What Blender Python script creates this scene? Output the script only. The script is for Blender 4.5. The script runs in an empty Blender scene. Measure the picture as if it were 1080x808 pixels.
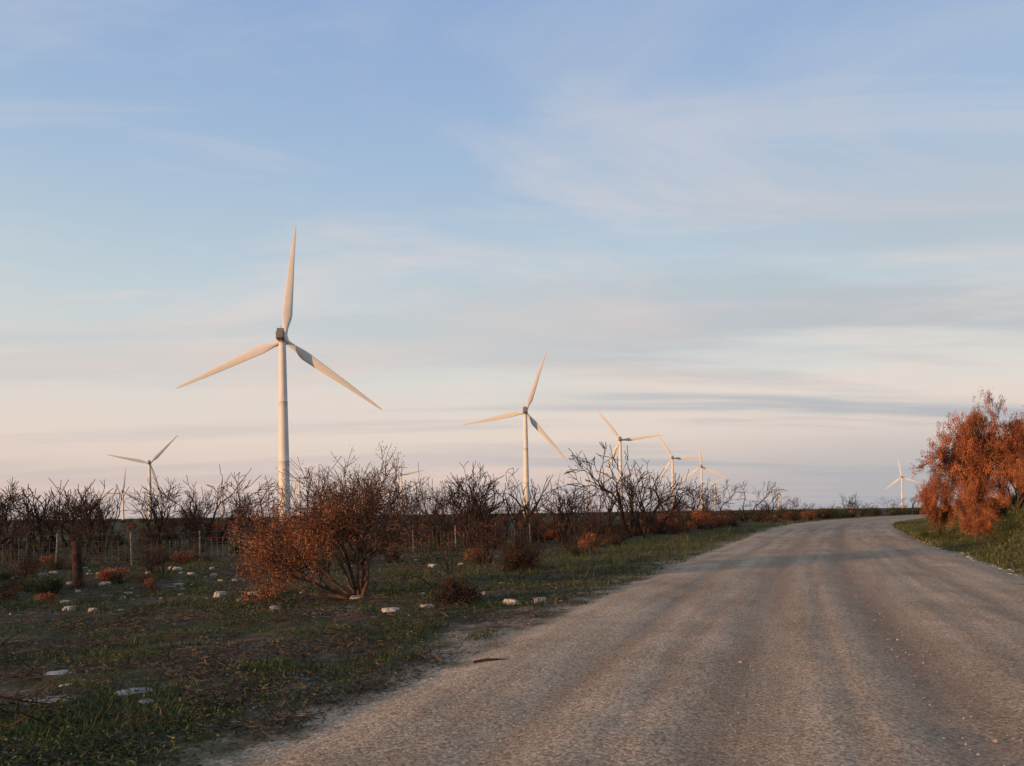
import bpy, math, random
import numpy as np
from mathutils import Vector, noise, Matrix

random.seed(7); np.random.seed(7)
scene = bpy.context.scene
scene.view_settings.view_transform = 'Standard'
scene.view_settings.look = 'None'
scene.view_settings.exposure = 0

# ------------------------------------------------------------------ helpers
def link(o):
    scene.collection.objects.link(o); return o

def fast_mesh(name, V, F, mats, midx=None, attrs=None, smooth=False):
    V = np.asarray(V, dtype=np.float32); F = np.asarray(F, dtype=np.int32)
    me = bpy.data.meshes.new(name)
    k = F.shape[1]
    me.vertices.add(len(V)); me.vertices.foreach_set('co', V.ravel())
    me.loops.add(F.size); me.loops.foreach_set('vertex_index', F.ravel())
    me.polygons.add(len(F))
    me.polygons.foreach_set('loop_start', np.arange(0, F.size, k, dtype=np.int32))
    me.polygons.foreach_set('loop_total', np.full(len(F), k, dtype=np.int32))
    for m in mats: me.materials.append(m)
    if midx is not None: me.polygons.foreach_set('material_index', np.asarray(midx, dtype=np.int32))
    me.update(calc_edges=True)
    if attrs:
        for n, a in attrs.items():
            a = np.asarray(a, dtype=np.float32)
            if a.ndim == 1:
                at = me.attributes.new(n, 'FLOAT', 'POINT'); at.data.foreach_set('value', a)
            else:
                at = me.attributes.new(n, 'FLOAT_VECTOR', 'POINT'); at.data.foreach_set('vector', a.ravel())
    me.polygons.foreach_set('use_smooth', np.full(len(F), smooth, dtype=bool))
    me.validate()
    return me

def nz(x, y, s, seed=0.0):
    return noise.noise(Vector((x*s+seed*13.7, y*s-seed*7.3, seed*3.1)))

def sstep(a, b, x):
    t = min(1, max(0, (x-a)/(b-a))); return t*t*(3-2*t)

# ------------------------------------------------------------------ materials
def new_mat(name):
    m = bpy.data.materials.new(name); m.use_nodes = True
    nt = m.node_tree
    b = nt.nodes['Principled BSDF']
    return m, nt, b

def ramp(nt, stops, interp='LINEAR'):
    r = nt.nodes.new('ShaderNodeValToRGB'); cr = r.color_ramp; cr.interpolation = interp
    while len(cr.elements) > len(stops): cr.elements.remove(cr.elements[-1])
    while len(cr.elements) < len(stops): cr.elements.new(0.5)
    for e, (p, c) in zip(cr.elements, stops):
        e.position = p; e.color = (c[0], c[1], c[2], 1)
    return r

def noisen(nt, vec, scale, detail=4, rough=0.55, dist=0.0):
    n = nt.nodes.new('ShaderNodeTexNoise')
    n.inputs['Scale'].default_value = scale; n.inputs['Detail'].default_value = detail
    n.inputs['Roughness'].default_value = rough; n.inputs['Distortion'].default_value = dist
    if vec is not None: nt.links.new(vec, n.inputs['Vector'])
    return n

def mathn(nt, op, a, b=None, c=None, clamp=False):
    n = nt.nodes.new('ShaderNodeMath'); n.operation = op; n.use_clamp = clamp
    for i, v in enumerate((a, b, c)):
        if v is None: continue
        if isinstance(v, (int, float)): n.inputs[i].default_value = v
        else: nt.links.new(v, n.inputs[i])
    return n.outputs[0]

def maprange(nt, v, a, b, c=0, d=1, smooth=True):
    n = nt.nodes.new('ShaderNodeMapRange')
    if smooth: n.interpolation_type = 'SMOOTHSTEP'
    nt.links.new(v, n.inputs[0])
    for i, x in zip((1, 2, 3, 4), (a, b, c, d)): n.inputs[i].default_value = x
    return n.outputs[0]

def mixc(nt, f, a, b, mode='MIX'):
    n = nt.nodes.new('ShaderNodeMix'); n.data_type = 'RGBA'; n.blend_type = mode
    if isinstance(f, (int, float)): n.inputs[0].default_value = f
    else: nt.links.new(f, n.inputs[0])
    for i, v in ((6, a), (7, b)):
        if isinstance(v, tuple): n.inputs[i].default_value = (v[0], v[1], v[2], 1)
        else: nt.links.new(v, n.inputs[i])
    return n.outputs[2]

def leaf_mat(name, stops, transl=0.25):
    m, nt, b = new_mat(name)
    at = nt.nodes.new('ShaderNodeAttribute'); at.attribute_name = 'v'
    r = ramp(nt, stops); nt.links.new(at.outputs['Fac'], r.inputs[0])
    nt.links.new(r.outputs[0], b.inputs['Base Color'])
    b.inputs['Roughness'].default_value = 0.75
    b.inputs['Specular IOR Level'].default_value = 0.2
    tr = nt.nodes.new('ShaderNodeBsdfTranslucent'); nt.links.new(r.outputs[0], tr.inputs[0])
    mx = nt.nodes.new('ShaderNodeMixShader'); mx.inputs[0].default_value = transl
    nt.links.new(b.outputs[0], mx.inputs[1]); nt.links.new(tr.outputs[0], mx.inputs[2])
    nt.links.new(mx.outputs[0], nt.nodes['Material Output'].inputs[0])
    return m

M_rust = leaf_mat('rust_foliage', [(0, (0.05,0.019,0.012)), (0.45, (0.27,0.085,0.036)), (1, (0.58,0.23,0.095))])
M_brown = leaf_mat('brown_foliage', [(0, (0.045,0.03,0.022)), (0.6, (0.13,0.07,0.04)), (1, (0.24,0.13,0.07))])
M_green = leaf_mat('scrub_foliage', [(0, (0.018,0.024,0.01)), (0.6, (0.045,0.06,0.022)), (1, (0.09,0.10,0.045))])
M_grass = leaf_mat('grass_blades', [(0, (0.03,0.040,0.012)), (0.6, (0.078,0.098,0.03)), (0.85, (0.13,0.135,0.048)), (1, (0.24,0.19,0.10))])
M_litter = leaf_mat('dry_litter', [(0, (0.035,0.026,0.018)), (0.6, (0.12,0.088,0.058)), (1, (0.28,0.215,0.145))])

def bark_mat(name, c1, c2):
    m, nt, b = new_mat(name)
    tc = nt.nodes.new('ShaderNodeTexCoord')
    n = noisen(nt, tc.outputs['Object'], 6, 3, 0.6)
    r = ramp(nt, [(0.3, c1), (0.7, c2)]); nt.links.new(n.outputs[0], r.inputs[0])
    nt.links.new(r.outputs[0], b.inputs['Base Color']); b.inputs['Roughness'].default_value = 0.9
    b.inputs['Specular IOR Level'].default_value = 0.15
    return m
M_char = bark_mat('charred_bark', (0.013,0.010,0.009), (0.065,0.038,0.027))
M_bark = bark_mat('bark', (0.04,0.028,0.022), (0.13,0.08,0.055))

def terrain_mat(name):
    m, nt, b = new_mat(name)
    L = nt.links
    ge = nt.nodes.new('ShaderNodeNewGeometry'); P = ge.outputs['Position']
    ea = nt.nodes.new('ShaderNodeAttribute'); ea.attribute_name = 'edge'
    ru = nt.nodes.new('ShaderNodeAttribute'); ru.attribute_name = 'rut'
    rc = nt.nodes.new('ShaderNodeAttribute'); rc.attribute_name = 'rc'
    # --- road gravel
    mp = nt.nodes.new('ShaderNodeMapping'); mp.inputs['Scale'].default_value = (2.2, 0.14, 1)
    L.new(rc.outputs['Vector'], mp.inputs[0])
    streak = noisen(nt, mp.outputs[0], 1.0, 5, 0.62, 0.4)
    big = noisen(nt, P, 0.45, 4, 0.65)
    fine = noisen(nt, P, 30, 5, 0.82)
    vor = nt.nodes.new('ShaderNodeTexVoronoi'); vor.inputs['Scale'].default_value = 52; L.new(P, vor.inputs['Vector'])
    g1 = ramp(nt, [(0.3, (0.37,0.26,0.165)), (0.5, (0.46,0.335,0.222)), (0.72, (0.55,0.415,0.285))]); L.new(streak.outputs[0], g1.inputs[0])
    g2 = ramp(nt, [(0.34, (0.48,0.46,0.44)), (0.5, (1,1,1)), (0.66, (1.42,1.40,1.37))]); L.new(fine.outputs[0], g2.inputs[0])
    g = mixc(nt, 1.0, g1.outputs[0], g2.outputs[0], 'MULTIPLY')
    g3 = ramp(nt, [(0.3, (0.76,0.73,0.70)), (0.7, (1.14,1.13,1.12))]); L.new(big.outputs[0], g3.inputs[0])
    g = mixc(nt, 1.0, g, g3.outputs[0], 'MULTIPLY')
    vs = nt.nodes.new('ShaderNodeSeparateColor'); L.new(vor.outputs['Color'], vs.inputs[0])
    st = maprange(nt, vs.outputs[0], 0, 1, 0.5, 1.5, False)
    stc = nt.nodes.new('ShaderNodeCombineColor')
    for i in range(3): L.new(st, stc.inputs[i])
    g = mixc(nt, 0.8, g, stc.outputs[0], 'MULTIPLY')
    rn = mathn(nt, 'MULTIPLY', ru.outputs['Fac'], maprange(nt, big.outputs[0], 0.3, 0.65, 0.35, 1.0))
    g = mixc(nt, mathn(nt, 'MULTIPLY', rn, 0.62), g, (0.20,0.128,0.08))
    # --- field soil
    n1 = noisen(nt, P, 0.5, 5, 0.7, 0.5)
    n2 = noisen(nt, P, 3.2, 5, 0.7, 0.3)
    n3 = noisen(nt, P, 22, 4, 0.75)
    soil = ramp(nt, [(0.3, (0.030,0.022,0.015)), (0.48, (0.07,0.049,0.032)), (0.6, (0.15,0.108,0.07)), (0.75, (0.28,0.21,0.14))]); L.new(n2.outputs[0], soil.inputs[0])
    green = ramp(nt, [(0.35, (0.021,0.025,0.008)), (0.55, (0.052,0.058,0.018)), (0.7, (0.09,0.094,0.032))]); L.new(n3.outputs[0], green.inputs[0])
    gm = maprange(nt, n1.outputs[0], 0.43, 0.56)
    fld = mixc(nt, mathn(nt, 'MULTIPLY', gm, 0.82), soil.outputs[0], green.outputs[0])
    f3 = ramp(nt, [(0.3, (0.45,0.45,0.45)), (0.5, (1,1,1)), (0.7, (1.6,1.55,1.5))]); L.new(n3.outputs[0], f3.inputs[0])
    fld = mixc(nt, 0.8, fld, f3.outputs[0], 'MULTIPLY')
    n5 = noisen(nt, P, 1.7, 4, 0.6, 0.6)
    lm = maprange(nt, n5.outputs[0], 0.64, 0.69)
    fld = mixc(nt, mathn(nt, 'MULTIPLY', lm, 0.6), fld, (0.38,0.32,0.25))
    # --- blend across ragged edge
    n4 = noisen(nt, P, 1.1, 5, 0.65)
    e = mathn(nt, 'ADD', ea.outputs['Fac'], mathn(nt, 'MULTIPLY', mathn(nt, 'SUBTRACT', n4.outputs[0], 0.5), 4.8))
    mask = maprange(nt, e, -0.3, 1.3)
    col = mixc(nt, mask, g, fld)
    L.new(col, b.inputs['Base Color'])
    b.inputs['Roughness'].default_value = 0.95; b.inputs['Specular IOR Level'].default_value = 0.08
    h = mathn(nt, 'ADD', mathn(nt, 'MULTIPLY', vor.outputs['Distance'], -0.8), mathn(nt, 'MULTIPLY', fine.outputs[0], 1.3))
    h = mathn(nt, 'ADD', h, mathn(nt, 'MULTIPLY', n2.outputs[0], mathn(nt, 'MULTIPLY', mask, 6.0)))
    bp = nt.nodes.new('ShaderNodeBump'); bp.inputs['Strength'].default_value = 0.55; bp.inputs['Distance'].default_value = 0.02
    L.new(h, bp.inputs['Height']); L.new(bp.outputs[0], b.inputs['Normal'])
    return m
M_terrain = terrain_mat('soil_and_grass')
M_road = terrain_mat('gravel_road_surface')

def paint_mat():
    m, nt, b = new_mat('white_turbine_paint')
    tc = nt.nodes.new('ShaderNodeTexCoord')
    n = noisen(nt, tc.outputs['Object'], 0.25, 4, 0.6)
    r = ramp(nt, [(0.3, (0.58,0.54,0.49)), (0.7, (0.67,0.63,0.57))]); nt.links.new(n.outputs[0], r.inputs[0])
    nt.links.new(r.outputs[0], b.inputs['Base Color']); b.inputs['Roughness'].default_value = 0.55
    b.inputs['Specular IOR Level'].default_value = 0.25
    return m
M_white = paint_mat()
m, nt, b = new_mat('nacelle_grey'); M_nac = m
n = noisen(nt, None, 0.8, 3); r = ramp(nt, [(0.3, (0.10,0.095,0.09)), (0.7, (0.17,0.16,0.15))]); nt.links.new(n.outputs[0], r.inputs[0])
nt.links.new(r.outputs[0], b.inputs['Base Color']); b.inputs['Roughness'].default_value = 0.5
m, nt, b = new_mat('limestone'); M_stone = m
tc = nt.nodes.new('ShaderNodeTexCoord')
n = noisen(nt, tc.outputs['Object'], 7, 5, 0.7); r = ramp(nt, [(0.3, (0.2,0.155,0.115)), (0.5, (0.40,0.335,0.27)), (0.75, (0.58,0.50,0.42))]); nt.links.new(n.outputs[0], r.inputs[0])
nt.links.new(r.outputs[0], b.inputs['Base Color']); b.inputs['Roughness'].default_value = 0.95
bp = nt.nodes.new('ShaderNodeBump'); bp.inputs['Strength'].default_value = 0.7; bp.inputs['Distance'].default_value = 0.02
nt.links.new(n.outputs[0], bp.inputs['Height']); nt.links.new(bp.outputs[0], b.inputs['Normal'])
m, nt, b = new_mat('weathered_fence'); M_steel = m
n = noisen(nt, None, 9, 5); r = ramp(nt, [(0.35, (0.08,0.06,0.05)), (0.7, (0.24,0.19,0.15))]); nt.links.new(n.outputs[0], r.inputs[0])
nt.links.new(r.outputs[0], b.inputs['Base Color']); b.inputs['Roughness'].default_value = 0.7

# ------------------------------------------------------------------ road layout and terrain
RY  = np.array([-60,-15, 0, 5.1, 8.6, 12.4, 17.3, 24, 30, 40, 55, 66, 85, 110, 142, 180, 240, 400, 2000, 9000], float)
RXL = np.array([-22,-8.5,-3.3,-1.65,-0.55,0.8,2.6,5.05,7.3,11.2,17.0,21.4,29.6,43,64,95,150,310,1910, 8900], float)
RXR = np.array([-13, 0.0, 5.0, 6.7,7.9,9.2,11,13.6,15.9,19.9,26.3,31.2,40.4,56,80,113,171,334,1935, 8930], float)
def road_x(y): return float(np.interp(y, RY, RXL)), float(np.interp(y, RY, RXR))
def edge_dist(x, y):
    xl, xr = road_x(y)
    c = 0.93 if y < 85 else 0.82
    if x < (xl+xr)/2: return (xl-x)*c, -1
    return (x-xr)*c, 1

def height(x, y):
    s, side = edge_dist(x, y)
    d = math.hypot(x, y)
    if side < 0:
        k = sstep(1.3+0.03*abs(y), 7+0.06*abs(y), s)
        h = (-0.16 + 0.16*nz(x, y, 0.12, 1) + 0.07*nz(x, y, 0.5, 2)) * k
        h += (0.035*nz(x, y, 1.7, 3) + 0.02*nz(x, y, 4.0, 4)) * sstep(1.0+0.02*abs(y), 3+0.05*abs(y), s) * (1 if d < 120 else 0)
        h += 0.5*nz(x, y, 0.012, 5) * sstep(20, 120, s)
        h += -0.7*sstep(200, 500, d) * k
    else:
        top = 1.75 + 0.35*nz(x, y, 0.12, 6)
        top *= 1 - 0.45*sstep(60, 130, y)
        h = top * sstep(0.25+0.028*abs(y), 3.6+0.035*abs(y), s)
        h += (0.12*nz(x, y, 0.8, 7) + 0.04*nz(x, y, 2.5, 8)) * sstep(0.8+0.03*abs(y), 3+0.04*abs(y), s)
        h *= 1 - 0.8*sstep(400, 900, d)
    return h

def grid_ground():
    N = 430
    t = np.linspace(-1, 1, N)
    xs = 4*np.sinh(8.35*t); ys = 9 + 4*np.sinh(8.35*t)
    ys = ys[ys > -120]
    V = np.zeros((len(ys)*N, 3)); E = np.zeros(len(V)); RC = np.zeros((len(V), 3))
    i = 0
    for y in ys:
        for x in xs:
            s, side = edge_dist(x, y)
            V[i] = (x, y, height(x, y)); E[i] = s; RC[i] = (x, y, 0); i += 1
    idx = np.arange(len(V)).reshape(len(ys), N)
    F = np.stack([idx[:-1,:-1], idx[:-1,1:], idx[1:,1:], idx[1:,:-1]], -1).reshape(-1, 4)
    me = fast_mesh('ground', V, F, [M_terrain], attrs={'edge': E, 'rut': np.zeros(len(V)), 'rc': RC}, smooth=True)
    return link(bpy.data.objects.new('ground', me))
grid_ground()

def build_road():
    ys = np.concatenate([np.arange(-15, 30, 0.15), np.arange(30, 90, 0.5), np.arange(90, 400, 2.5)])
    W = 90
    V = []; E = []; R = []; RC = []
    for y in ys:
        xl, xr = road_x(y)
        c = 0.93 if y < 85 else 0.82
        for j in range(W):
            t = -0.13 + 1.26*j/(W-1)
            x = xl + (xr-xl)*t
            s = (xl-x)*c if t < 0.5 else (x-xr)*c
            rut = 0
            wob = 0.012*math.sin(y*0.11) + 0.008*math.sin(y*0.31+1) + 0.01*nz(x, y, 0.4, 12)
            for cc, w, a in ((0.19, 0.028, 0.55), (0.375, 0.05, 0.8), (0.575, 0.06, 1.0), (0.82, 0.035, 0.55), (0.28, 0.010, 0.35), (0.47, 0.010, 0.45), (0.70, 0.012, 0.35), (0.89, 0.01, 0.3)):
                rut += a*math.exp(-((t+wob-cc)/w)**2)
            inside = (1-sstep(-0.5, 0.2, s))
            z = 0.005 + 0.00012*max(0, y) + inside*(0.045*(1-min(1, rut)) + 0.014*nz(x, y, 1.6, 9) + 0.010*nz(x, y, 5, 10) + 0.012)
            V.append((x, y, z)); E.append(s); R.append(min(1, rut)*inside); RC.append(((t-0.5)*8, y, 0))
    idx = np.arange(len(V)).reshape(len(ys), W)
    F = np.stack([idx[:-1,:-1], idx[:-1,1:], idx[1:,1:], idx[1:,:-1]], -1).reshape(-1, 4)
    me = fast_mesh('gravel_road', V, F, [M_road], attrs={'edge': E, 'rut': R, 'rc': RC}, smooth=True)
    return link(bpy.data.objects.new('gravel_road', me))
build_road()

# ------------------------------------------------------------------ wind turbines
def lathe(prof, seg=40):
    V = []; F = []
    for (r_, z_) in prof:
        for k in range(seg):
            a = 2*math.pi*k/seg; V.append((r_*math.cos(a), r_*math.sin(a), z_))
    for i in range(len(prof)-1):
        for k in range(seg):
            F.append((i*seg+k, i*seg+(k+1)%seg, (i+1)*seg+(k+1)%seg, (i+1)*seg+k))
    return V, F
def tower_mesh(H):
    prof = [(0, -1), (2.6, -1), (2.6, 0.2), (2.2, 0.25)]
    for i in range(1, 25):
        t = i/24; z = H*t
        r_ = 2.15 - 0.9*t
        prof.append((r_, z))
        if i in (8, 16): prof += [(r_+0.03, z+0.02), (r_+0.03, z+0.14), (r_, z+0.16)]
    prof += [(0, H+0.01)]
    V, F = lathe(prof); return fast_mesh('tower', V, F, [M_white], smooth=True)

BL = 42.0
def blade_mesh():
    V = []; F = []; n = 20; st = 26
    for i in range(st+1):
        t = i/st; z = 1.0 + BL*t
        if t < 0.06: ch, th, tw = 1.9, 1.9, 0
        else:
            u = (t-0.06)/0.94
            ch = 1.9 + (3.5-1.9)*sstep(0, 0.15, u) if u < 0.15 else 3.5*(1-((u-0.15)/0.85))**0.85*0.88 + 0.42
            if u > 0.97: ch *= 0.55
            th = max(0.08, ch*(0.26-0.13*u)) + 1.0*max(0, 1-u/0.15)*0.9
            tw = math.radians(16*(1-u)**2)
        off = -0.18*max(0, ch-1.9) - 0.25*t
        pb = -1.6*t*t
        for k in range(n):
            a = 2*math.pi*k/n
            x = 0.5*ch*math.cos(a) + off; y = 0.5*th*math.sin(a)*(1 - 0.35*math.cos(a) if t > 0.06 else 1)
            V.append((x*math.cos(tw)-y*math.sin(tw), x*math.sin(tw)+y*math.cos(tw)+pb, z))
    for i in range(st):
        for k in range(n):
            F.append((i*n+k, i*n+(k+1)%n, (i+1)*n+(k+1)%n, (i+1)*n+k))
    c = len(V); V.append((V[-n][0]-0.2, V[-n][1], BL+1.15))
    for k in range(n): F.append((st*n+k, st*n+(k+1)%n, c, c))
    V2 = [tuple(v) for v in V]
    me = bpy.data.meshes.new('blade')
    me.from_pydata(V2, [], [f if f[2] != f[3] else f[:3] for f in F]); me.materials.append(M_white)
    for p in me.polygons: p.use_smooth = True
    return me
def hub_mesh():
    prof = [(0, -1.9), (0.7, -1.75), (1.25, -1.3), (1.55, -0.6), (1.65, 0.2), (1.6, 1.1), (1.3, 1.3), (0, 1.31)]
    V, F = lathe(prof, 28)
    V = [(x, z, y) for x, y, z in V]
    return fast_mesh('hub', V, [f[::-1] for f in F], [M_white], smooth=True)
def nacelle_mesh():
    V = []; F = []
    secs = [(1.2, 1.3, 1.3), (1.6, 1.6, 1.55), (3.0, 1.65, 1.7), (8.2, 1.6, 1.7), (9.3, 1.4, 1.4), (9.6, 1.1, 1.05)]
    n = 24
    for y, w, h in secs:
        for k in range(n):
            a = 2*math.pi*k/n; c, s_ = math.cos(a), math.sin(a)
            e = 0.45
            V.append((w*math.copysign(abs(c)**e, c), y, 0.15+h*math.copysign(abs(s_)**e, s_)))
    me = bpy.data.meshes.new('nacelle')
    for i in range(len(secs)-1):
        for k in range(n): F.append((i*n+k, (i+1)*n+k, (i+1)*n+(k+1)%n, i*n+(k+1)%n))
    F.append(tuple(range(n)))
    F.append(tuple((len(secs)-1)*n+k for k in range(n-1, -1, -1)))
    def box(x0, x1, y0, y1, z0, z1):
        b0 = len(V)
        for x in (x0, x1):
            for y in (y0, y1):
                for z in (z0, z1): V.append((x, y, z))
        for f in ((0,1,3,2),(4,6,7,5),(0,4,5,1),(2,3,7,6),(0,2,6,4),(1,5,7,3)): F.append(tuple(b0+i for i in f))
    box(-1.2, 1.2, 7.2, 8.0, 1.88, 2.7); box(-0.05, 0.05, 6.4, 6.5, 1.88, 3.6); box(-0.5, 0.5, 6.41, 6.49, 3.602, 3.68)
    me.from_pydata(V, [], F); me.materials.append(M_nac)
    me.materials.append(M_white)
    for p in me.polygons:
        ys_ = [V[i][1] for i in p.vertices]
        p.material_index = 0 if min(ys_) > 8.1 or (sum(V[i][2] for i in p.vertices)/len(p.vertices)) > 1.9 else 1
    return me
MB, MH, MN = blade_mesh(), hub_mesh(), nacelle_mesh()

def turbine(x, y, hubz, rot, yaw, base=None):
    z0 = height(x, y) if base is None else base
    H = hubz - 1.6 - z0
    e = link(bpy.data.objects.new('wind_turbine', None)); e.location = (x, y, z0)
    e.empty_display_size = 5
    def part(n, me, parent):
        o = link(bpy.data.objects.new(n, me)); o.parent = parent; return o
    part('tower', tower_mesh(H), e)
    head = part('nacelle', MN, e); head.location = (0, 0, H+1.6); head.rotation_euler = (0, 0, yaw)
    hub = part('hub', MH, head)
    off = Matrix.Rotation(yaw, 3, 'Z') @ Vector((0, -4.2, 0)); head.location += off
    hub.rotation_euler = (0, rot, 0)
    for k in range(3):
        bl = part('blade_%d' % (k+1), MB, hub); bl.rotation_euler = (0, math.radians(120*k), 0)
D = math.radians
YAW = D(180+9)
def tb(x, y, hz, cw, dyaw=0, base=None):
    turbine(x, y, hz, -D(cw), YAW+D(dyaw), base)
tb(-81.8, 290, 65.8, 5.5, -3)
tb(9.6, 528, 68.0, 19.5, -10)
tb(107, 790, 72.0, -36, -16)
tb(210, 1050, 70.3, -30, -18)
tb(288, 1221, 68.0, -5, -20)
tb(846, 1747, 68.0, -9, -30)
tb(-391, 871, 61.0, 42, 12)
tb(-690, 1430, 50, 6, 10, base=-6)
tb(-190, 1390, 70, -42)
tb(-395, 1500, 72.0, -38)
tb(600, 2380, 78.0, 48, -20)
tb(120, 2100, 76.0, 15)
tb(220, 2300, 72.0, 50)
tb(-790, 2200, 72.0, 25)
tb(-1400, 2250, 62.0, 40)
tb(960, 2900, 62.0, 10)

# ------------------------------------------------------------------ vegetation
class Plant:
    def __init__(s, seed): s.V = []; s.F = []; s.m = []; s.a = []; s.rng = random.Random(seed); s.tips = []; s.n = 0
    def tube(s, pts, rad, sides=4):
        prev = None
        for i, (p, r_) in enumerate(zip(pts, rad)):
            d = (pts[min(i+1, len(pts)-1)] - pts[max(i-1, 0)]).normalized()
            if prev is None:
                u = d.orthogonal().normalized()
            else:
                u = (prev - d*prev.dot(d)); u = u.normalized() if u.length > 1e-6 else d.orthogonal().normalized()
            prev = u; w = d.cross(u)
            for k in range(sides):
                a = 2*math.pi*k/sides
                q = p + (u*math.cos(a)+w*math.sin(a))*r_
                s.V.append((q.x, q.y, q.z)); s.a.append(0.5)
            if i:
                b0 = s.n + (i-1)*sides
                for k in range(sides):
                    s.F.append((b0+k, b0+(k+1)%sides, b0+sides+(k+1)%sides, b0+sides+k)); s.m.append(0)
        s.n += len(pts)*sides
    def rv(s): return Vector((s.rng.gauss(0,1), s.rng.gauss(0,1), s.rng.gauss(0,1)))
    def branch(s, p, d, L, r_, lev, maxlev, wig, up, nch, rmin, side=0.65):
        n = 5 if lev < 2 else 3
        pts = [p.copy()]; rad = [r_]
        kids = []
        for i in range(n):
            d = (d + s.rv()*wig + Vector((0, 0, up))).normalized()
            p = p + d*(L/n)
            rr = max(rmin, r_*(1-0.42*(i+1)/n))
            pts.append(p.copy()); rad.append(rr)
            if lev < maxlev and i >= n//2 - (1 if lev else 0) and i < n-1 and s.rng.random() < side:
                kids.append((p.copy(), d.copy(), rr*0.6))
        s.tube(pts, rad, 6 if lev == 0 else (5 if lev == 1 else (4 if lev == 2 else 3)))
        if lev >= maxlev:
            s.tips.append((p.copy(), d.copy())); return
        for k in range(nch if s.rng.random() < 0.6 else nch-1):
            kids.append((p.copy(), d.copy(), rad[-1]*0.8))
        for (q, dd, rr) in kids:
            o = dd.orthogonal(); o.rotate(Matrix.Rotation(s.rng.uniform(0, 6.283), 3, dd))
            ang = D(s.rng.uniform(14, 48))
            nd = (dd*math.cos(ang) + o.normalized()*math.sin(ang)).normalized()
            s.branch(q, nd, L*s.rng.uniform(0.55, 0.85), max(rmin, rr), lev+1, maxlev, wig, up, nch, rmin, side)
    def leaf(s, c, L, W, val, mi=1, dirn=None):
        d = (s.rv() if dirn is None else dirn + s.rv()*0.5).normalized()
        u = d.orthogonal(); u.rotate(Matrix.Rotation(s.rng.uniform(0, 6.28), 3, d))
        u = u.normalized()*W*0.5; d = d*L*0.5
        for q in (c-d, c-u, c+d, c+u):
            s.V.append((q.x, q.y, q.z)); s.a.append(val)
        s.F.append((s.n, s.n+1, s.n+2, s.n+3)); s.m.append(mi); s.n += 4
    def mesh(s, name, mats, height_=None, wide=1.0):
        V = np.array(s.V)
        if height_:
            k = height_/V[:,2].max(); V = V*k; V[:,:2] *= wide
        V[:,2] -= 0.06
        return fast_mesh(name, V, s.F, mats, s.m, {'v': s.a})

def burnt(seed, H, stems=4, spread=0.5, maxlev=4, wig=0.16, up=0.03, nch=2, r0=0.05, leaf=0.0, rmin=0.011, mat=M_brown, lsz=0.07, side=0.4):
    P_ = Plant(seed); L0 = H/2.7
    for k in range(stems):
        a = 6.283*k/stems + P_.rng.uniform(-0.5, 0.5); sp = spread*P_.rng.uniform(0.4, 1.2)
        d = Vector((math.cos(a)*sp, math.sin(a)*sp, 1)).normalized()
        P_.branch(Vector((math.cos(a)*0.08, math.sin(a)*0.08, 0)), d, L0*P_.rng.uniform(0.7, 1.15), r0*P_.rng.uniform(0.6, 1.2), 0, maxlev, wig, up, nch, rmin, side)
    if leaf > 0:
        for (p, d) in P_.tips:
            if P_.rng.random() < leaf:
                for _ in range(P_.rng.randint(4, 12)):
                    P_.leaf(p + P_.rv()*0.09 - d*P_.rng.uniform(0, 0.25), lsz*P_.rng.uniform(0.6, 1.4), lsz*0.4, P_.rng.random())
    return P_.mesh('burnt_shrub_mesh', [M_char, mat], H)

bare = [burnt(11, 4.0, 3, 0.45, 3, nch=2, r0=0.09, up=0.07, rmin=0.014), burnt(12, 4.0, 4, 0.7, 4, nch=2, wig=0.2, r0=0.07, rmin=0.011, side=0.3), burnt(13, 4.0, 3, 0.4, 3, nch=2, r0=0.10, up=0.08, rmin=0.015),
        burnt(14, 4.0, 5, 0.6, 2, nch=3, r0=0.07, up=0.07, rmin=0.014), burnt(18, 4.0, 3, 0.6, 3, nch=2, wig=0.22, r0=0.10, rmin=0.016, up=0.06, side=0.3),
        burnt(15, 4.0, 4, 0.6, 4, nch=2, leaf=0.3), burnt(16, 4.0, 5, 0.9, 4, nch=2, leaf=0.4, mat=M_rust),
        burnt(17, 4.0, 2, 0.3, 4, nch=2, wig=0.24, r0=0.12, rmin=0.013), burnt(19, 4.0, 2, 0.35, 3, nch=2, wig=0.2, r0=0.11, rmin=0.018, up=0.06, side=0.3),
        burnt(27, 4.0, 1, 0.15, 4, nch=3, wig=0.2, r0=0.15, rmin=0.013, up=0.03), burnt(33, 4.0, 5, 0.5, 4, nch=2, r0=0.08, up=0.07, rmin=0.012, side=0.5)]

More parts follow.
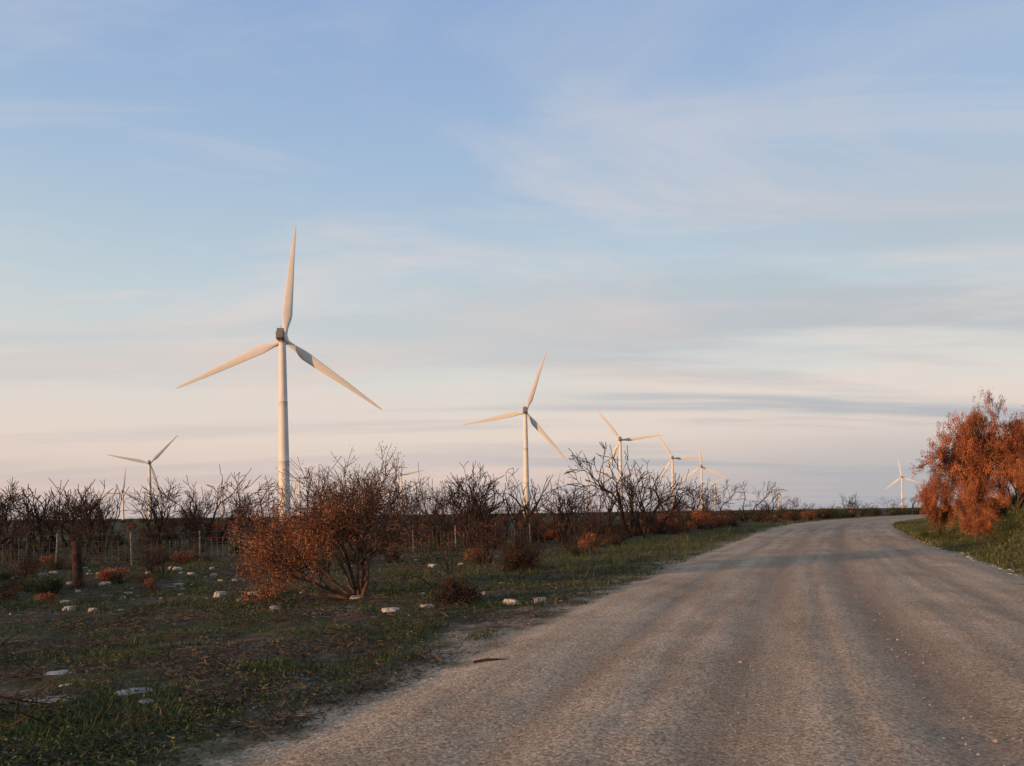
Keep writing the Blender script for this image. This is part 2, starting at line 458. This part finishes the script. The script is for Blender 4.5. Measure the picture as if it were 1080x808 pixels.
def scrub(seed, H, R, nleaf, mat, twigs=40, lsz=0.09, lobes=7):
    P_ = Plant(seed); rg = P_.rng
    for k in range(twigs):
        a = rg.uniform(0, 6.28); el = rg.uniform(0.2, 1.4)
        d = Vector((math.cos(a)*math.cos(el), math.sin(a)*math.cos(el), math.sin(el)))
        L = (R*math.cos(el)+H*math.sin(el))*rg.uniform(0.7, 1.15)
        p = Vector((0, 0, 0)); pts = [p]; rad = [0.016]
        for i in range(4):
            d = (d + P_.rv()*0.16).normalized(); p = p + d*L/4; pts.append(p); rad.append(0.016*(1-0.2*(i+1)))
        P_.tube(pts, rad, 3)
    L_ = []
    for k in range(lobes):
        a = rg.uniform(0, 6.28); rr = R*rg.uniform(0.1, 0.75)
        L_.append((Vector((rr*math.cos(a), rr*math.sin(a), H*rg.uniform(0.2, 0.75))), R*rg.uniform(0.22, 0.45), rg.uniform(-0.25, 0.25)))
    for k in range(nleaf):
        c, r_, tv = rg.choice(L_)
        g = P_.rv().normalized()*r_*(rg.random()**0.45)
        q = c + Vector((g.x, g.y, g.z*0.75))
        if q.z < 0.0: q.z = rg.uniform(0, 0.15)
        P_.leaf(q, lsz*rg.uniform(0.6, 1.5), lsz*0.38, min(1, max(0, 0.5+tv+rg.uniform(-0.3, 0.3))))
    return P_.mesh('scrub_mesh', [M_char, mat])

scr_green = [scrub(21, 1.0, 1.1, 2200, M_green), scrub(22, 1.2, 0.9, 2000, M_green), scrub(23, 0.8, 1.4, 2300, M_green, lobes=11)]
scr_rust = [scrub(31, 1.1, 1.1, 1900, M_rust, 60), scrub(32, 1.4, 1.0, 1600, M_rust, 70, lobes=5)]
scr_brown = [scrub(41, 1.0, 1.1, 1100, M_brown, 90, lobes=9), scrub(42, 0.8, 1.2, 600, M_brown, 120), scrub(43, 1.1, 0.9, 200, M_brown, 110)]
scr_verge = [scrub(51, 1.0, 1.2, 6000, M_grass, 20, lsz=0.06, lobes=14), scrub(52, 0.8, 1.3, 6000, M_grass, 20, lsz=0.06, lobes=16)]

def place(name, me, x, y, s=1.0, rz=None, sink=0.03, parent=None, sz=None):
    o = link(bpy.data.objects.new(name, me))
    o.location = (x, y, height(x, y)-sink)
    o.scale = (s, s, s if sz is None else sz)
    o.rotation_euler = (0, 0, random.uniform(0, 6.28) if rz is None else rz)
    if parent: o.parent = parent
    return o

def hero():
    P_ = Plant(77)
    stems = [(-0.85, -0.1, 0.75), (-0.5, 0.3, 1.0), (-0.15, -0.15, 1.1), (0.3, 0.2, 1.3), (0.42, -0.25, 1.0), (-0.75, 0.2, 0.45), (-1.0, -0.25, 0.35), (0.0, 0.35, 1.1), (0.12, -0.1, 1.2), (-0.6, -0.3, 0.6), (-0.4, 0.1, 1.2)]
    for i, s_ in enumerate(stems):
        P_.branch(Vector((s_[0]*0.08, s_[1]*0.08, 0)), Vector(s_).normalized(), 1.08*P_.rng.uniform(0.85, 1.1), 0.05, 0, 4, 0.15, 0.03, 3, 0.005)
    rg = P_.rng
    for (p, d) in P_.tips:
        dens = 0.10
        if p.x < -0.35 and p.z < 1.9: dens = 1.0
        elif p.x < 0.15 and p.z < 1.7: dens = 0.6
        elif p.z > 1.9: dens = 0.38
        dens *= 0.6 + 0.9*(noise.noise(p*1.6)+0.5)
        if rg.random() < dens:
            red = p.x < 0.1 and p.z < 2.1
            for _ in range(rg.randint(10, 20) if red else rg.randint(5, 14)):
                P_.leaf(p + P_.rv()*0.07 - d*rg.uniform(0, 0.25), 0.048*rg.uniform(0.6, 1.5), 0.015, min(1, max(0, rg.gauss(0.58, 0.25)+0.9*noise.noise(p*2))), 1 if red or rg.random() < 0.45 else 2)
    return P_.mesh('hero_bush', [M_bark, M_rust, M_brown], 3.3, 0.94)
place('rust_leaved_shrub', hero(), -3.1, 16.3, 1.0, rz=0)

def ball(seed, R, H, mat):
    P_ = Plant(seed); rg = P_.rng
    for k in range(330):
        d = P_.rv(); d.z = abs(d.z)*0.9; d.normalize(); p = Vector((rg.uniform(-.08,.08), rg.uniform(-.08,.08), H*0.15)); pts = [p]; rad = [0.009]
        L = rg.uniform(0.8, 1.02)
        for i in range(5):
            d = (d+P_.rv()*0.22).normalized(); p = p + Vector((d.x*R, d.y*R, d.z*H*0.85))*L/5; pts.append(p); rad.append(0.008-0.001*i)
        P_.tube(pts, rad, 3)
        for _ in range(14):
            q = pts[rg.randint(2, 5)] + P_.rv()*0.04; P_.leaf(q, 0.05, 0.018, rg.random()*0.25)
    return P_.mesh('dead_round_bush', [M_char, mat])
place('dead_round_bush', ball(51, 0.76, 1.15, M_brown), 0.2, 22.5, 1)
place('dead_round_bush', ball(52, 0.48, 0.6, M_brown), -1.0, 14.3, 1)

for (x, y, H, v) in [(8.2, 58, 6.8, 9), (8.9, 57.5, 5.6, 10), (-2.0, 41, 4.6, 10), (-1.0, 43, 4.2, 2), (-19.6, 51, 5.2, 0), (-22.0, 50, 4.4, 10), (-27, 49, 4.2, 2), (-15.3, 45, 3.7, 7), (-18.4, 49, 4.6, 9),
                     (0.3, 46, 4.0, 2), (3.1, 48, 3.9, 10), (-5.5, 37, 3.0, 6), (6.0, 52, 4.3, 3), (-8.0, 48, 4.3, 4), (-12, 40, 3.5, 0),
                     (-25.5, 39, 3.5, 1), (-33, 52, 4.6, 10), (-20.5, 33, 2.4, 3), (-15.5, 29, 1.9, 5), (1.2, 33, 2.2, 5),
                     (-0.9, 27, 1.9, 3), (-1.7, 22, 1.5, 6), (3.2, 38, 2.5, 2), (12.5, 66, 3.8, 10), (15.5, 72, 3.8, 6), (21, 90, 5.6, 10), (25.5, 98, 5.6, 9), (30, 104, 5.6, 1), (36, 112, 5.2, 0),
                     (-12.8, 21, 1.3, 3), (-10.4, 24, 1.6, 1), (-17.2, 26, 1.9, 0), (-4.6, 30, 2.2, 8), (-7.8, 27, 1.8, 4), (1.6, 54, 4.9, 7),
                     (-24, 42, 3.5, 4), (-36, 46, 4.3, 9), (-14, 55, 4.8, 8), (11.5, 78, 5.2, 2),
                     (-22.5, 37.5, 3.0, 9), (-31, 48, 4.3, 0), (10.6, 61, 5.0, 4)]:
    place('burnt_shrub', bare[v], x, y, H/4.0)
place('rust_scrub', scr_rust[0], 9.5, 60, 1.4); place('rust_scrub', scr_rust[1], 11.5, 63, 1.3)
place('rust_scrub', scr_rust[1], -19.3, 53, 1.3); place('green_scrub', scr_green[1], 7.3, 59, 1.0)

mass = link(bpy.data.objects.new('burnt_scrubland', None))
rg = random.Random(5)
cnt = 0
while cnt < 255:
    b_ = rg.uniform(-0.95, 0.50); d_ = math.exp(rg.uniform(math.log(40), math.log(300)))
    x, y = b_*d_, d_
    s, side = edge_dist(x, y)
    if side > 0 or s < 5: continue
    if noise.noise(Vector((x*0.05, y*0.05, 1))) < -0.12: continue
    cnt += 1
    H = rg.uniform(1.4, 4.2) * (1 + 0.2*(d_ > 120))
    me = bare[rg.choice([0, 1, 2, 3, 4, 7, 8, 0, 2, 3, 4, 8, 9, 10, 10, 5, 5, 6])]
    place('burnt_shrub_stand', me, x, y, H/4.0, parent=mass)
low = link(bpy.data.objects.new('low_scrub', None))
cnt = 0
while cnt < 430:
    b_ = rg.uniform(-0.95, 0.56); d_ = math.exp(rg.uniform(math.log(17), math.log(380)))
    x, y = b_*d_, d_
    s, side = edge_dist(x, y)
    if side > 0 or s < 4: continue
    if d_ < 26 and b_ > -0.42: continue
    cnt += 1
    q = rg.random()
    me = rg.choice(scr_brown) if q < 0.5 else (rg.choice(scr_green) if q < 0.90 else rg.choice(scr_rust))
    sc = rg.uniform(0.3, 0.65) if d_ < 60 else rg.uniform(0.6, 1.2)
    place('low_scrub_clump', me, x, y, sc, parent=low)
for k in range(70):
    y = rg.uniform(40, 75); x = rg.uniform(-0.15, 0.25)*y
    if edge_dist(x, y)[0] < 5: continue
    place('low_scrub_clump', rg.choice(scr_brown + scr_brown + scr_rust), x, y, rg.uniform(0.5, 1.0), parent=low)
for k in range(34):
    y = rg.uniform(62, 150); xl, xr = road_x(y); x = xl - rg.uniform(4, 16)
    place('low_scrub_clump', rg.choice(scr_rust + scr_brown), x, y, rg.uniform(0.8, 1.5), parent=low)
far = link(bpy.data.objects.new('distant_treeline', None))
for k in range(460):
    b_ = rg.uniform(-1.0, 1.0); d_ = rg.uniform(300, 900); x, y = b_*d_, d_
    s, side = edge_dist(x, y)
    if s < 6: continue
    me = rg.choice(scr_green + scr_green + scr_brown)
    place('distant_tree', me, x, y, rg.uniform(1.6, 2.8), parent=far)
for k in range(90):
    y = rg.uniform(105, 260); xl, xr = road_x(y)
    x = xl - rg.uniform(4, 30) if rg.random() < 0.6 else xr + rg.uniform(3, 30)
    place('distant_tree', rg.choice(scr_green), x, y, rg.uniform(1.3, 2.3), parent=far)

# --- right bank bushes
def sheoak(seed, H, spread, nleaf, stems=5):
    P_ = Plant(seed); rg_ = P_.rng; L0 = H/2.6
    for k in range(stems):
        a = 6.283*k/stems+rg_.uniform(-.5, .5); sp = spread*rg_.uniform(0.3, 1.1)
        P_.branch(Vector((0, 0, 0)), Vector((math.cos(a)*sp, math.sin(a)*sp, 1)).normalized(), L0*rg_.uniform(0.7, 1.1), 0.07, 0, 3, 0.13, 0.05, 3, 0.012)
    tips = P_.tips; per = max(1, int(nleaf/len(tips)))
    for (p, d) in tips:
        tone = 0.50 + 1.0*noise.noise(p*1.1) + rg_.uniform(-.18, .18)
        if noise.noise(p*1.3+Vector((5, 1, 2))) < -0.38: continue
        cs = [p + P_.rv()*0.17 - d*rg_.uniform(0, .4) for _ in range(3)]
        for _ in range(per):
            q = rg_.choice(cs) + P_.rv()*0.085
            P_.leaf(q, 0.10*rg_.uniform(0.6, 1.4), 0.024, min(1, max(0, tone+rg_.uniform(-.3, .3))), 1, Vector((d.x, d.y, d.z+0.3)))
    V = np.array(P_.V); cx_, cy_ = V[:,0].mean(), V[:,1].mean()
    P_.V = [(a-cx_*min(1, c/2), b-cy_*min(1, c/2), c) for a, b, c in P_.V]
    return P_.mesh('rust_she_oak', [M_bark, M_rust], H)
so = [sheoak(61, 5.0, 0.26, 52000, 6), sheoak(62, 4.4, 0.55, 48000, 6), sheoak(63, 3.0, 0.9, 28000, 6)]
for (x, y, top, v, wd) in [(21.6, 38, 7.4, 0, 0.82), (22.4, 38.9, 7.2, 1, 0.6), (24.6, 39, 6.7, 0, 0.95), (23.8, 36.5, 5.9, 1, 0.8), (26.2, 37.5, 7.0, 1, 0.9), (22.3, 35.6, 4.6, 2, 0.7), (24.2, 33.5, 5.4, 2, 0.95),
                      (19.7, 34.2, 2.1, 2, 0.42), (22.2, 42, 4.2, 2, 0.6), (21.4, 32, 3.6, 2, 0.7), (28, 41, 7.4, 0, 1.1), (27, 34, 6.0, 1, 1), (19.0, 32.2, 1.6, 2, 0.35), (21.3, 37, 3.8, 2, 0.55), (22.6, 30.5, 4.2, 2, 0.8)]:
    h0 = height(x, y); Hm = (5.0, 4.4, 3.0)[v]
    place('rust_leaved_tree', so[v], x, y, wd, sz=(top-h0)/Hm)
for k in range(44):
    y = rg.uniform(40, 120); xl, xr = road_x(y); x = xr + rg.uniform(3.0, 14)
    place('low_scrub_clump', rg.choice(scr_green+scr_green+scr_rust), x, y, rg.uniform(0.5, 1.1), parent=low)
for i, (x, y, s_) in enumerate([(17.4, 28.5, 0.6), (18.6, 29.8, 0.8), (17.2, 26.4, 0.5), (19.4, 28, 0.9), (20.5, 29.5, 0.9), (18.6, 25.5, 0.8), (16.4, 24.2, 0.5), (17.6, 23.6, 0.8), (20.2, 26.6, 1.0), (20.0, 37.5, 0.6), (20.6, 40.0, 0.6)]):
    place('green_scrub', scr_verge[i % 2], x, y, s_, sink=0.1)

# ------------------------------------------------------------------ grass, herbs, litter
def nnoise(x, y, s, k): return noise.noise(Vector((x*s, y*s, k)))
def grass():
    rg = np.random.RandomState(3)
    V = []; A = []
    cl = []
    tries = 0
    while len(cl) < 16500 and tries < 200000:
        tries += 1
        right = rg.rand() < 0.27
        if right:
            y = math.exp(rg.uniform(math.log(13), math.log(130))); xl, xr = road_x(y); x = xr + rg.uniform(0.3, 7)
        else:
            d_ = math.exp(rg.uniform(math.log(3.6), math.log(110))); b_ = rg.uniform(-0.85, 0.45); x, y = b_*d_, d_
        s, side = edge_dist(x, y)
        if s < 0.15: continue
        nn = nnoise(x, y, 0.45, 1) + 0.6*nnoise(x, y, 1.6, 2)
        if side < 0:
            if y > 17 and s < 5.5: thr = -0.40
            elif y < 14: thr = 0.18 if s > 1 else 0.3
            else: thr = 0.08
        else: thr = -0.6
        if nn < thr: continue
        cl.append((x, y, s, side, nn-thr))
    for (x, y, s, side, q) in cl:
        d_ = math.hypot(x, y); sc = 1 + d_/40
        nb = 16; hb = rg.uniform(0.025, 0.06)*(1+0.8*sstep(14, 22, y))*min(sc, 2.2)
        if rg.rand() < 0.08 and side < 0: hb *= 2.2
        z = height(x, y)
        tone = rg.uniform(0.15, 0.65) + (0.15 if (y > 17 and s < 5.5) else 0) + 0.1*(side > 0)
        R = rg.uniform(0.08, 0.2)*sc
        a = rg.rand(nb)*6.283; rr = R*np.sqrt(rg.rand(nb))
        bx = x+rr*np.cos(a); by = y+rr*np.sin(a)
        la = rg.rand(nb)*6.283; ln = hb*rg.uniform(0.3, 1.3, nb); w = 0.005*sc*rg.uniform(0.7, 1.6, nb)*(1+0.6*(side > 0))
        hh = hb*rg.uniform(0.4, 1.3, nb)
        px, py = -np.sin(la)*w, np.cos(la)*w
        zz = np.full(nb, z-0.01)
        v = np.stack([np.stack([bx-px, by-py, zz], 1), np.stack([bx+px, by+py, zz], 1), np.stack([bx+np.cos(la)*ln, by+np.sin(la)*ln, z+hh], 1)], 1)
        V.append(v.reshape(-1, 3)); A.append(np.repeat(np.clip(tone+rg.uniform(-.25, .25, nb)+(rg.rand(nb) < 0.08)*0.45, 0, 1), 3))
    V = np.concatenate(V); A = np.concatenate(A); F = np.arange(len(V)).reshape(-1, 3)
    link(bpy.data.objects.new('grass', fast_mesh('grass', V, F, [M_grass], attrs={'v': A})))
grass()

def quads_patch(name, mat, N, region, size, aspect, zoff, flat, seed, thr=0.02, right=0.0):
    rg = np.random.RandomState(seed); V = []; A = []
    k = 0
    while k < N:
        if rg.rand() < right:
            y = rg.uniform(15, 60); x = road_x(y)[1] + rg.uniform(0.4, 7)
            d_ = y
        else:
            d_ = math.exp(rg.uniform(math.log(region[0]), math.log(region[1]))); b_ = rg.uniform(-0.85, 0.5); x, y = b_*d_, d_
        s, side = edge_dist(x, y)
        if s < region[2] or (side > 0 and right == 0): continue
        if side < 0 and nnoise(x, y, 0.7, seed) + 0.4*nnoise(x, y, 2.2, seed) < thr: k += 0.2; continue
        k += 1
        nb = rg.randint(6, 18); z = height(x, y); sc = 1+d_/35
        tone = rg.uniform(0.15, 0.7); cz = rg.uniform(0.4, 1.6)
        for j in range(nb):
            c = np.array([x+rg.normal()*0.09*sc, y+rg.normal()*0.09*sc, z+zoff*rg.rand()*sc*cz])
            d1 = rg.normal(size=3); d1[2] *= flat; d1 /= np.linalg.norm(d1)
            d2 = rg.normal(size=3); d2[2] *= flat*1.5; d2 -= d1*d2.dot(d1); d2 /= np.linalg.norm(d2)
            L_ = size*sc*rg.uniform(0.5, 1.5); d1 = d1*L_/2; d2 = d2*L_*aspect/2
            V += [c-d1, c-d2, c+d1, c+d2]; A += [min(1, max(0, tone+rg.uniform(-.25, .25)))]*4
    V = np.array(V); F = np.arange(len(V)).reshape(-1, 4)
    link(bpy.data.objects.new(name, fast_mesh(name, V, F, [mat], attrs={'v': A})))
quads_patch('ground_herbs', M_grass, 8200, (4.5, 60, 0.5), 0.028, 0.45, 0.09, 0.5, 11, 0.0, 0.2)
quads_patch('dry_litter', M_litter, 8000, (3.6, 50, 0.2), 0.075, 0.11, 0.045, 0.4, 12, -0.08)

def sticks():
    P_ = Plant(91); rg_ = P_.rng
    for k in range(560):
        d_ = math.exp(rg_.uniform(math.log(6), math.log(45))); x, y = rg_.uniform(-0.8, 0.3)*d_, d_
        s, side = edge_dist(x, y)
        if side > 0 or s < 0.9: continue
        a = rg_.uniform(0, 6.28); d = Vector((math.cos(a), math.sin(a), rg_.uniform(0, 0.5))).normalized()
        p = Vector((x, y, height(x, y)+0.01)); L = rg_.uniform(0.2, 0.9); pts = [p]; r_ = rg_.uniform(0.004, 0.014); rad = [r_]
        for i in range(4):
            d = (d+P_.rv()*0.15).normalized(); p = p+d*L/4; pts.append(p); rad.append(r_*(1-0.18*(i+1)))
        P_.tube(pts, rad, 4)
    return fast_mesh('fallen_sticks', P_.V, P_.F, [M_char], attrs={'v': P_.a})
link(bpy.data.objects.new('fallen_sticks', sticks()))
P_ = Plant(5)
P_.tube([Vector((-0.42, 8.42, 0.05)), Vector((-0.28, 8.46, 0.06)), Vector((-0.1, 8.44, 0.055)), Vector((0.05, 8.5, 0.05))], [0.012, 0.022, 0.02, 0.008], 7)
link(bpy.data.objects.new('fallen_branch', fast_mesh('fallen_branch', P_.V, P_.F, [M_char], smooth=True)))

import bmesh
def rocks(name, items, seed):
    bm = bmesh.new(); rg_ = random.Random(seed)
    for (x, y, r_, fl) in items:
        z = height(x, y)
        if edge_dist(x, y)[0] < 0: z += 0.03
        ret = bmesh.ops.create_icosphere(bm, subdivisions=2 if r_ < 0.08 else 3, radius=1)
        o = Vector((rg_.uniform(-99, 99), rg_.uniform(-99, 99), 0)); rz = rg_.uniform(0, 3.14); ex = rg_.uniform(0.6, 1.0)
        for v in ret['verts']:
            c = v.co.copy(); k = 1 + 0.38*noise.noise(c*1.3+o) + 0.16*noise.noise(c*4+o)
            c = c*k*r_; c.y *= ex; c.z *= fl
            if c.z > r_*fl*0.6: c.z = r_*fl*0.6 + (c.z-r_*fl*0.6)*0.25
            c.rotate(Matrix.Rotation(rz, 3, 'Z')); v.co = c + Vector((x, y, z + r_*fl*0.15))
    me = bpy.data.meshes.new(name); bm.to_mesh(me); bm.free(); me.materials.append(M_stone)
    link(bpy.data.objects.new(name, me))
items = [(-3.55, 7.5, 0.17, 0.14), (-4.9, 8.65, 0.13, 0.15), (-4.15, 7.15, 0.2, 0.1), (-3.2, 7.0, 0.09, 0.3), (-4.4, 7.9, 0.07, 0.3)]
rg = random.Random(8)
for (cx, cy, n_) in [(-6.6, 17, 12), (-7.4, 15, 8), (-2.0, 14.8, 12), (-8.5, 19, 12), (-1.3, 16, 6), (-9.5, 25, 16), (0.5, 29, 5), (-14, 27, 16), (-6, 30, 10), (-8, 22, 14)]:
    for k in range(n_):
        items.append((cx+rg.gauss(0, 1.5), cy+rg.gauss(0, 1.5), 0.025+0.14*rg.random()**1.9, rg.uniform(0.5, 0.9)))
rocks('limestone_rocks', items, 3)
items = []
for k in range(3600):
    y = math.exp(rg.uniform(math.log(4), math.log(30))); xl, xr = road_x(y)
    x = xl + rg.gauss(0.2, 0.9) if rg.random() < 0.5 else rg.uniform(xl, xr)
    items.append((x, y, rg.uniform(0.004, 0.013) + (0.010 if rg.random() < 0.015 else 0), 0.7))
def pebbles(items):
    V = []; F = []
    base = [(1,0,0),(0,1,0),(-1,0,0),(0,-1,0),(0,0,1),(0,0,-1)]
    fs = [(0,1,4),(1,2,4),(2,3,4),(3,0,4),(1,0,5),(2,1,5),(3,2,5),(0,3,5)]
    for (x, y, r_, fl) in items:
        z = height(x, y) + (0.03 if edge_dist(x, y)[0] < 0 else 0.0); n0 = len(V); a = rg.uniform(0, 6.28)
        for (i, j, k) in base:
            s_ = r_*rg.uniform(0.7, 1.3); V.append((x+(i*math.cos(a)-j*math.sin(a))*s_, y+(i*math.sin(a)+j*math.cos(a))*s_, z+k*s_*fl))
        F += [(a_+n0, b_+n0, c_+n0) for a_, b_, c_ in fs]
    link(bpy.data.objects.new('loose_gravel', fast_mesh('loose_gravel', V, F, [M_stone])))
pebbles(items)
items = []
for k in range(140):
    y = rg.uniform(14, 40); xl, xr = road_x(y); items.append((xr+abs(rg.gauss(0.4, 0.4)), y, rg.uniform(0.02, 0.08), 0.6))
rocks('verge_stones', items, 4)

def post():
    P_ = Plant(3)
    P_.tube([Vector((0,0,-0.1)), Vector((0.01,0,0.3)), Vector((0.03,0.01,0.8)), Vector((0.02,0.02,1.2)), Vector((0.03,0.02,1.26))], [0.15, 0.13, 0.125, 0.12, 0.02], 9)
    P_.tube([Vector((0.02,0,0.9)), Vector((0.2,0.02,1.05)), Vector((0.26,0.02,1.2))], [0.04, 0.03, 0.015], 6)
    return fast_mesh('burnt_stump', P_.V, P_.F, [M_char], smooth=True)
place('burnt_stump', post(), -11.7, 21.7, 1)

def fence():
    e = link(bpy.data.objects.new('wire_fence', None))
    A_, B_ = Vector((-24, 22, 0)), Vector((1, 44, 0)); n = 13
    P_ = Plant(4); W_ = Plant(6); tops = []
    for i in range(n+1):
        p = A_.lerp(B_, i/n); z = height(p.x, p.y); lean = Vector((random.uniform(-.06, .06), random.uniform(-.06, .06), 1))
        P_.tube([Vector((p.x, p.y, z-0.1)), Vector((p.x, p.y, z))+lean*1.25], [0.045, 0.038], 6); tops.append((Vector((p.x, p.y, z)), lean))
    for h in (0.15, 0.35, 0.55, 0.75, 0.95, 1.2):
        W_.tube([b_+l*h for b_, l in tops], [0.008]*(n+1), 3)
    for i in range(n):
        for k in range(1, 11):
            t = k/11; a = tops[i][0].lerp(tops[i+1][0], t); l = tops[i][1].lerp(tops[i+1][1], t)
            W_.tube([a+l*0.15, a+l*0.95], [0.006, 0.006], 3)
    for nme, pl in (('posts', P_), ('wires', W_)):
        o = link(bpy.data.objects.new(nme, fast_mesh(nme, pl.V, pl.F, [M_steel]))); o.parent = e
fence()

# ------------------------------------------------------------------ sky
SUN_EL = 5.0; SUN_DIR = Vector((-0.82, -0.57, 0)).normalized()
w = bpy.data.worlds.new('World'); scene.world = w; w.use_nodes = True
nt = w.node_tree; L = nt.links
bg = nt.nodes['Background']
sky = nt.nodes.new('ShaderNodeTexSky'); sky.sky_type = 'NISHITA'; sky.sun_disc = False
sky.sun_elevation = D(SUN_EL); sky.sun_rotation = math.atan2(SUN_DIR.x, SUN_DIR.y)
sky.dust_density = 1.5; sky.ozone_density = 1.5
tc = nt.nodes.new('ShaderNodeTexCoord'); G = tc.outputs['Generated']
sp = nt.nodes.new('ShaderNodeSeparateXYZ'); L.new(G, sp.inputs[0])
Z = sp.outputs[2]
K = 11.3
lay = ramp(nt, [(0.0, (0.52,0.44,0.43)), (0.03, (0.67,0.53,0.49)), (0.09, (0.79,0.66,0.58)), (0.16, (0.70,0.68,0.64)), (0.26, (0.53,0.62,0.67)),
                (0.38, (0.38,0.51,0.68)), (0.54, (0.25,0.39,0.65)), (1.0, (0.16,0.27,0.5))]); L.new(Z, lay.inputs[0])
zz = mathn(nt, 'ADD', mathn(nt, 'MAXIMUM', Z, 0), 0.09)
cx = mathn(nt, 'DIVIDE', sp.outputs[0], zz); cy = mathn(nt, 'DIVIDE', sp.outputs[1], zz)
cb = nt.nodes.new('ShaderNodeCombineXYZ'); L.new(cx, cb.inputs[0]); L.new(cy, cb.inputs[1])
def cmap(rot, loc, scl):
    q = nt.nodes.new('ShaderNodeMapping'); q.inputs['Rotation'].default_value = (0, 0, rot); q.inputs['Location'].default_value = loc
    q.inputs['Scale'].default_value = scl; L.new(cb.outputs[0], q.inputs[0]); return q.outputs[0]
c1 = noisen(nt, cmap(0.3, (0, 0, 0), (0.5, 0.95, 1)), 1.1, 7, 0.60, 0.8)
c2 = noisen(nt, cmap(-0.12, (3.1, 1.4, 0), (0.24, 0.95, 1)), 1.0, 7, 0.55, 0.3)
c3 = noisen(nt, cmap(0.18, (7.3, 2.2, 0), (0.5, 2.6, 1)), 1.0, 6, 0.6, 0.6)
f1 = maprange(nt, c1.outputs[0], 0.42, 0.70, 0, 0.75)
cc_ = ramp(nt, [(0.0, (0.78,0.59,0.53)), (0.2, (0.82,0.68,0.61)), (0.35, (0.66,0.64,0.66)), (0.55, (0.49,0.55,0.66))]); L.new(Z, cc_.inputs[0])
col = mixc(nt, f1, lay.outputs[0], cc_.outputs[0])
f3 = maprange(nt, c3.outputs[0], 0.50, 0.72, 0, 0.38)
col = mixc(nt, f3, col, cc_.outputs[0])
f2 = maprange(nt, c2.outputs[0], 0.46, 0.62, 0, 0.85)
lowm = maprange(nt, Z, 0.42, 0.08, 0.1, 1.0)
eastm = maprange(nt, sp.outputs[0], -0.3, 0.45, 0.3, 1.0)
f2 = mathn(nt, 'MULTIPLY', mathn(nt, 'MULTIPLY', f2, lowm), eastm)
col = mixc(nt, f2, col, (0.41,0.43,0.48))
lb = mathn(nt, 'MULTIPLY', maprange(nt, Z, 0.13, 0.03, 0, 0.7), maprange(nt, sp.outputs[0], -0.05, 0.42, 0.05, 1.0))
col = mixc(nt, lb, col, (0.38,0.41,0.46))
sc = nt.nodes.new('ShaderNodeVectorMath'); sc.operation = 'SCALE'; sc.inputs['Scale'].default_value = K; L.new(col, sc.inputs[0])
fin = mixc(nt, 0.86, sky.outputs[0], sc.outputs[0])
L.new(fin, bg.inputs[0]); bg.inputs[1].default_value = 0.1

sd = bpy.data.lights.new('sun', 'SUN'); sd.energy = 5.0; sd.angle = D(0.5); sd.color = (1.0, 0.55, 0.25)
so_ = link(bpy.data.objects.new('sun', sd))
v = Vector((SUN_DIR.x*math.cos(D(SUN_EL)), SUN_DIR.y*math.cos(D(SUN_EL)), math.sin(D(SUN_EL))))
so_.rotation_euler = v.to_track_quat('Z', 'Y').to_euler(); so_.location = (-20, -20, 30)

# ------------------------------------------------------------------ camera
cd = bpy.data.cameras.new('camera'); cam = link(bpy.data.objects.new('camera', cd))
cd.sensor_width = 36; cd.lens = 28.33; cd.shift_y = 0.127; cd.clip_end = 20000; cd.clip_start = 0.1
cam.location = (0, 0, 1.6); cam.rotation_euler = (D(90), D(0.8), 0)
scene.camera = cam
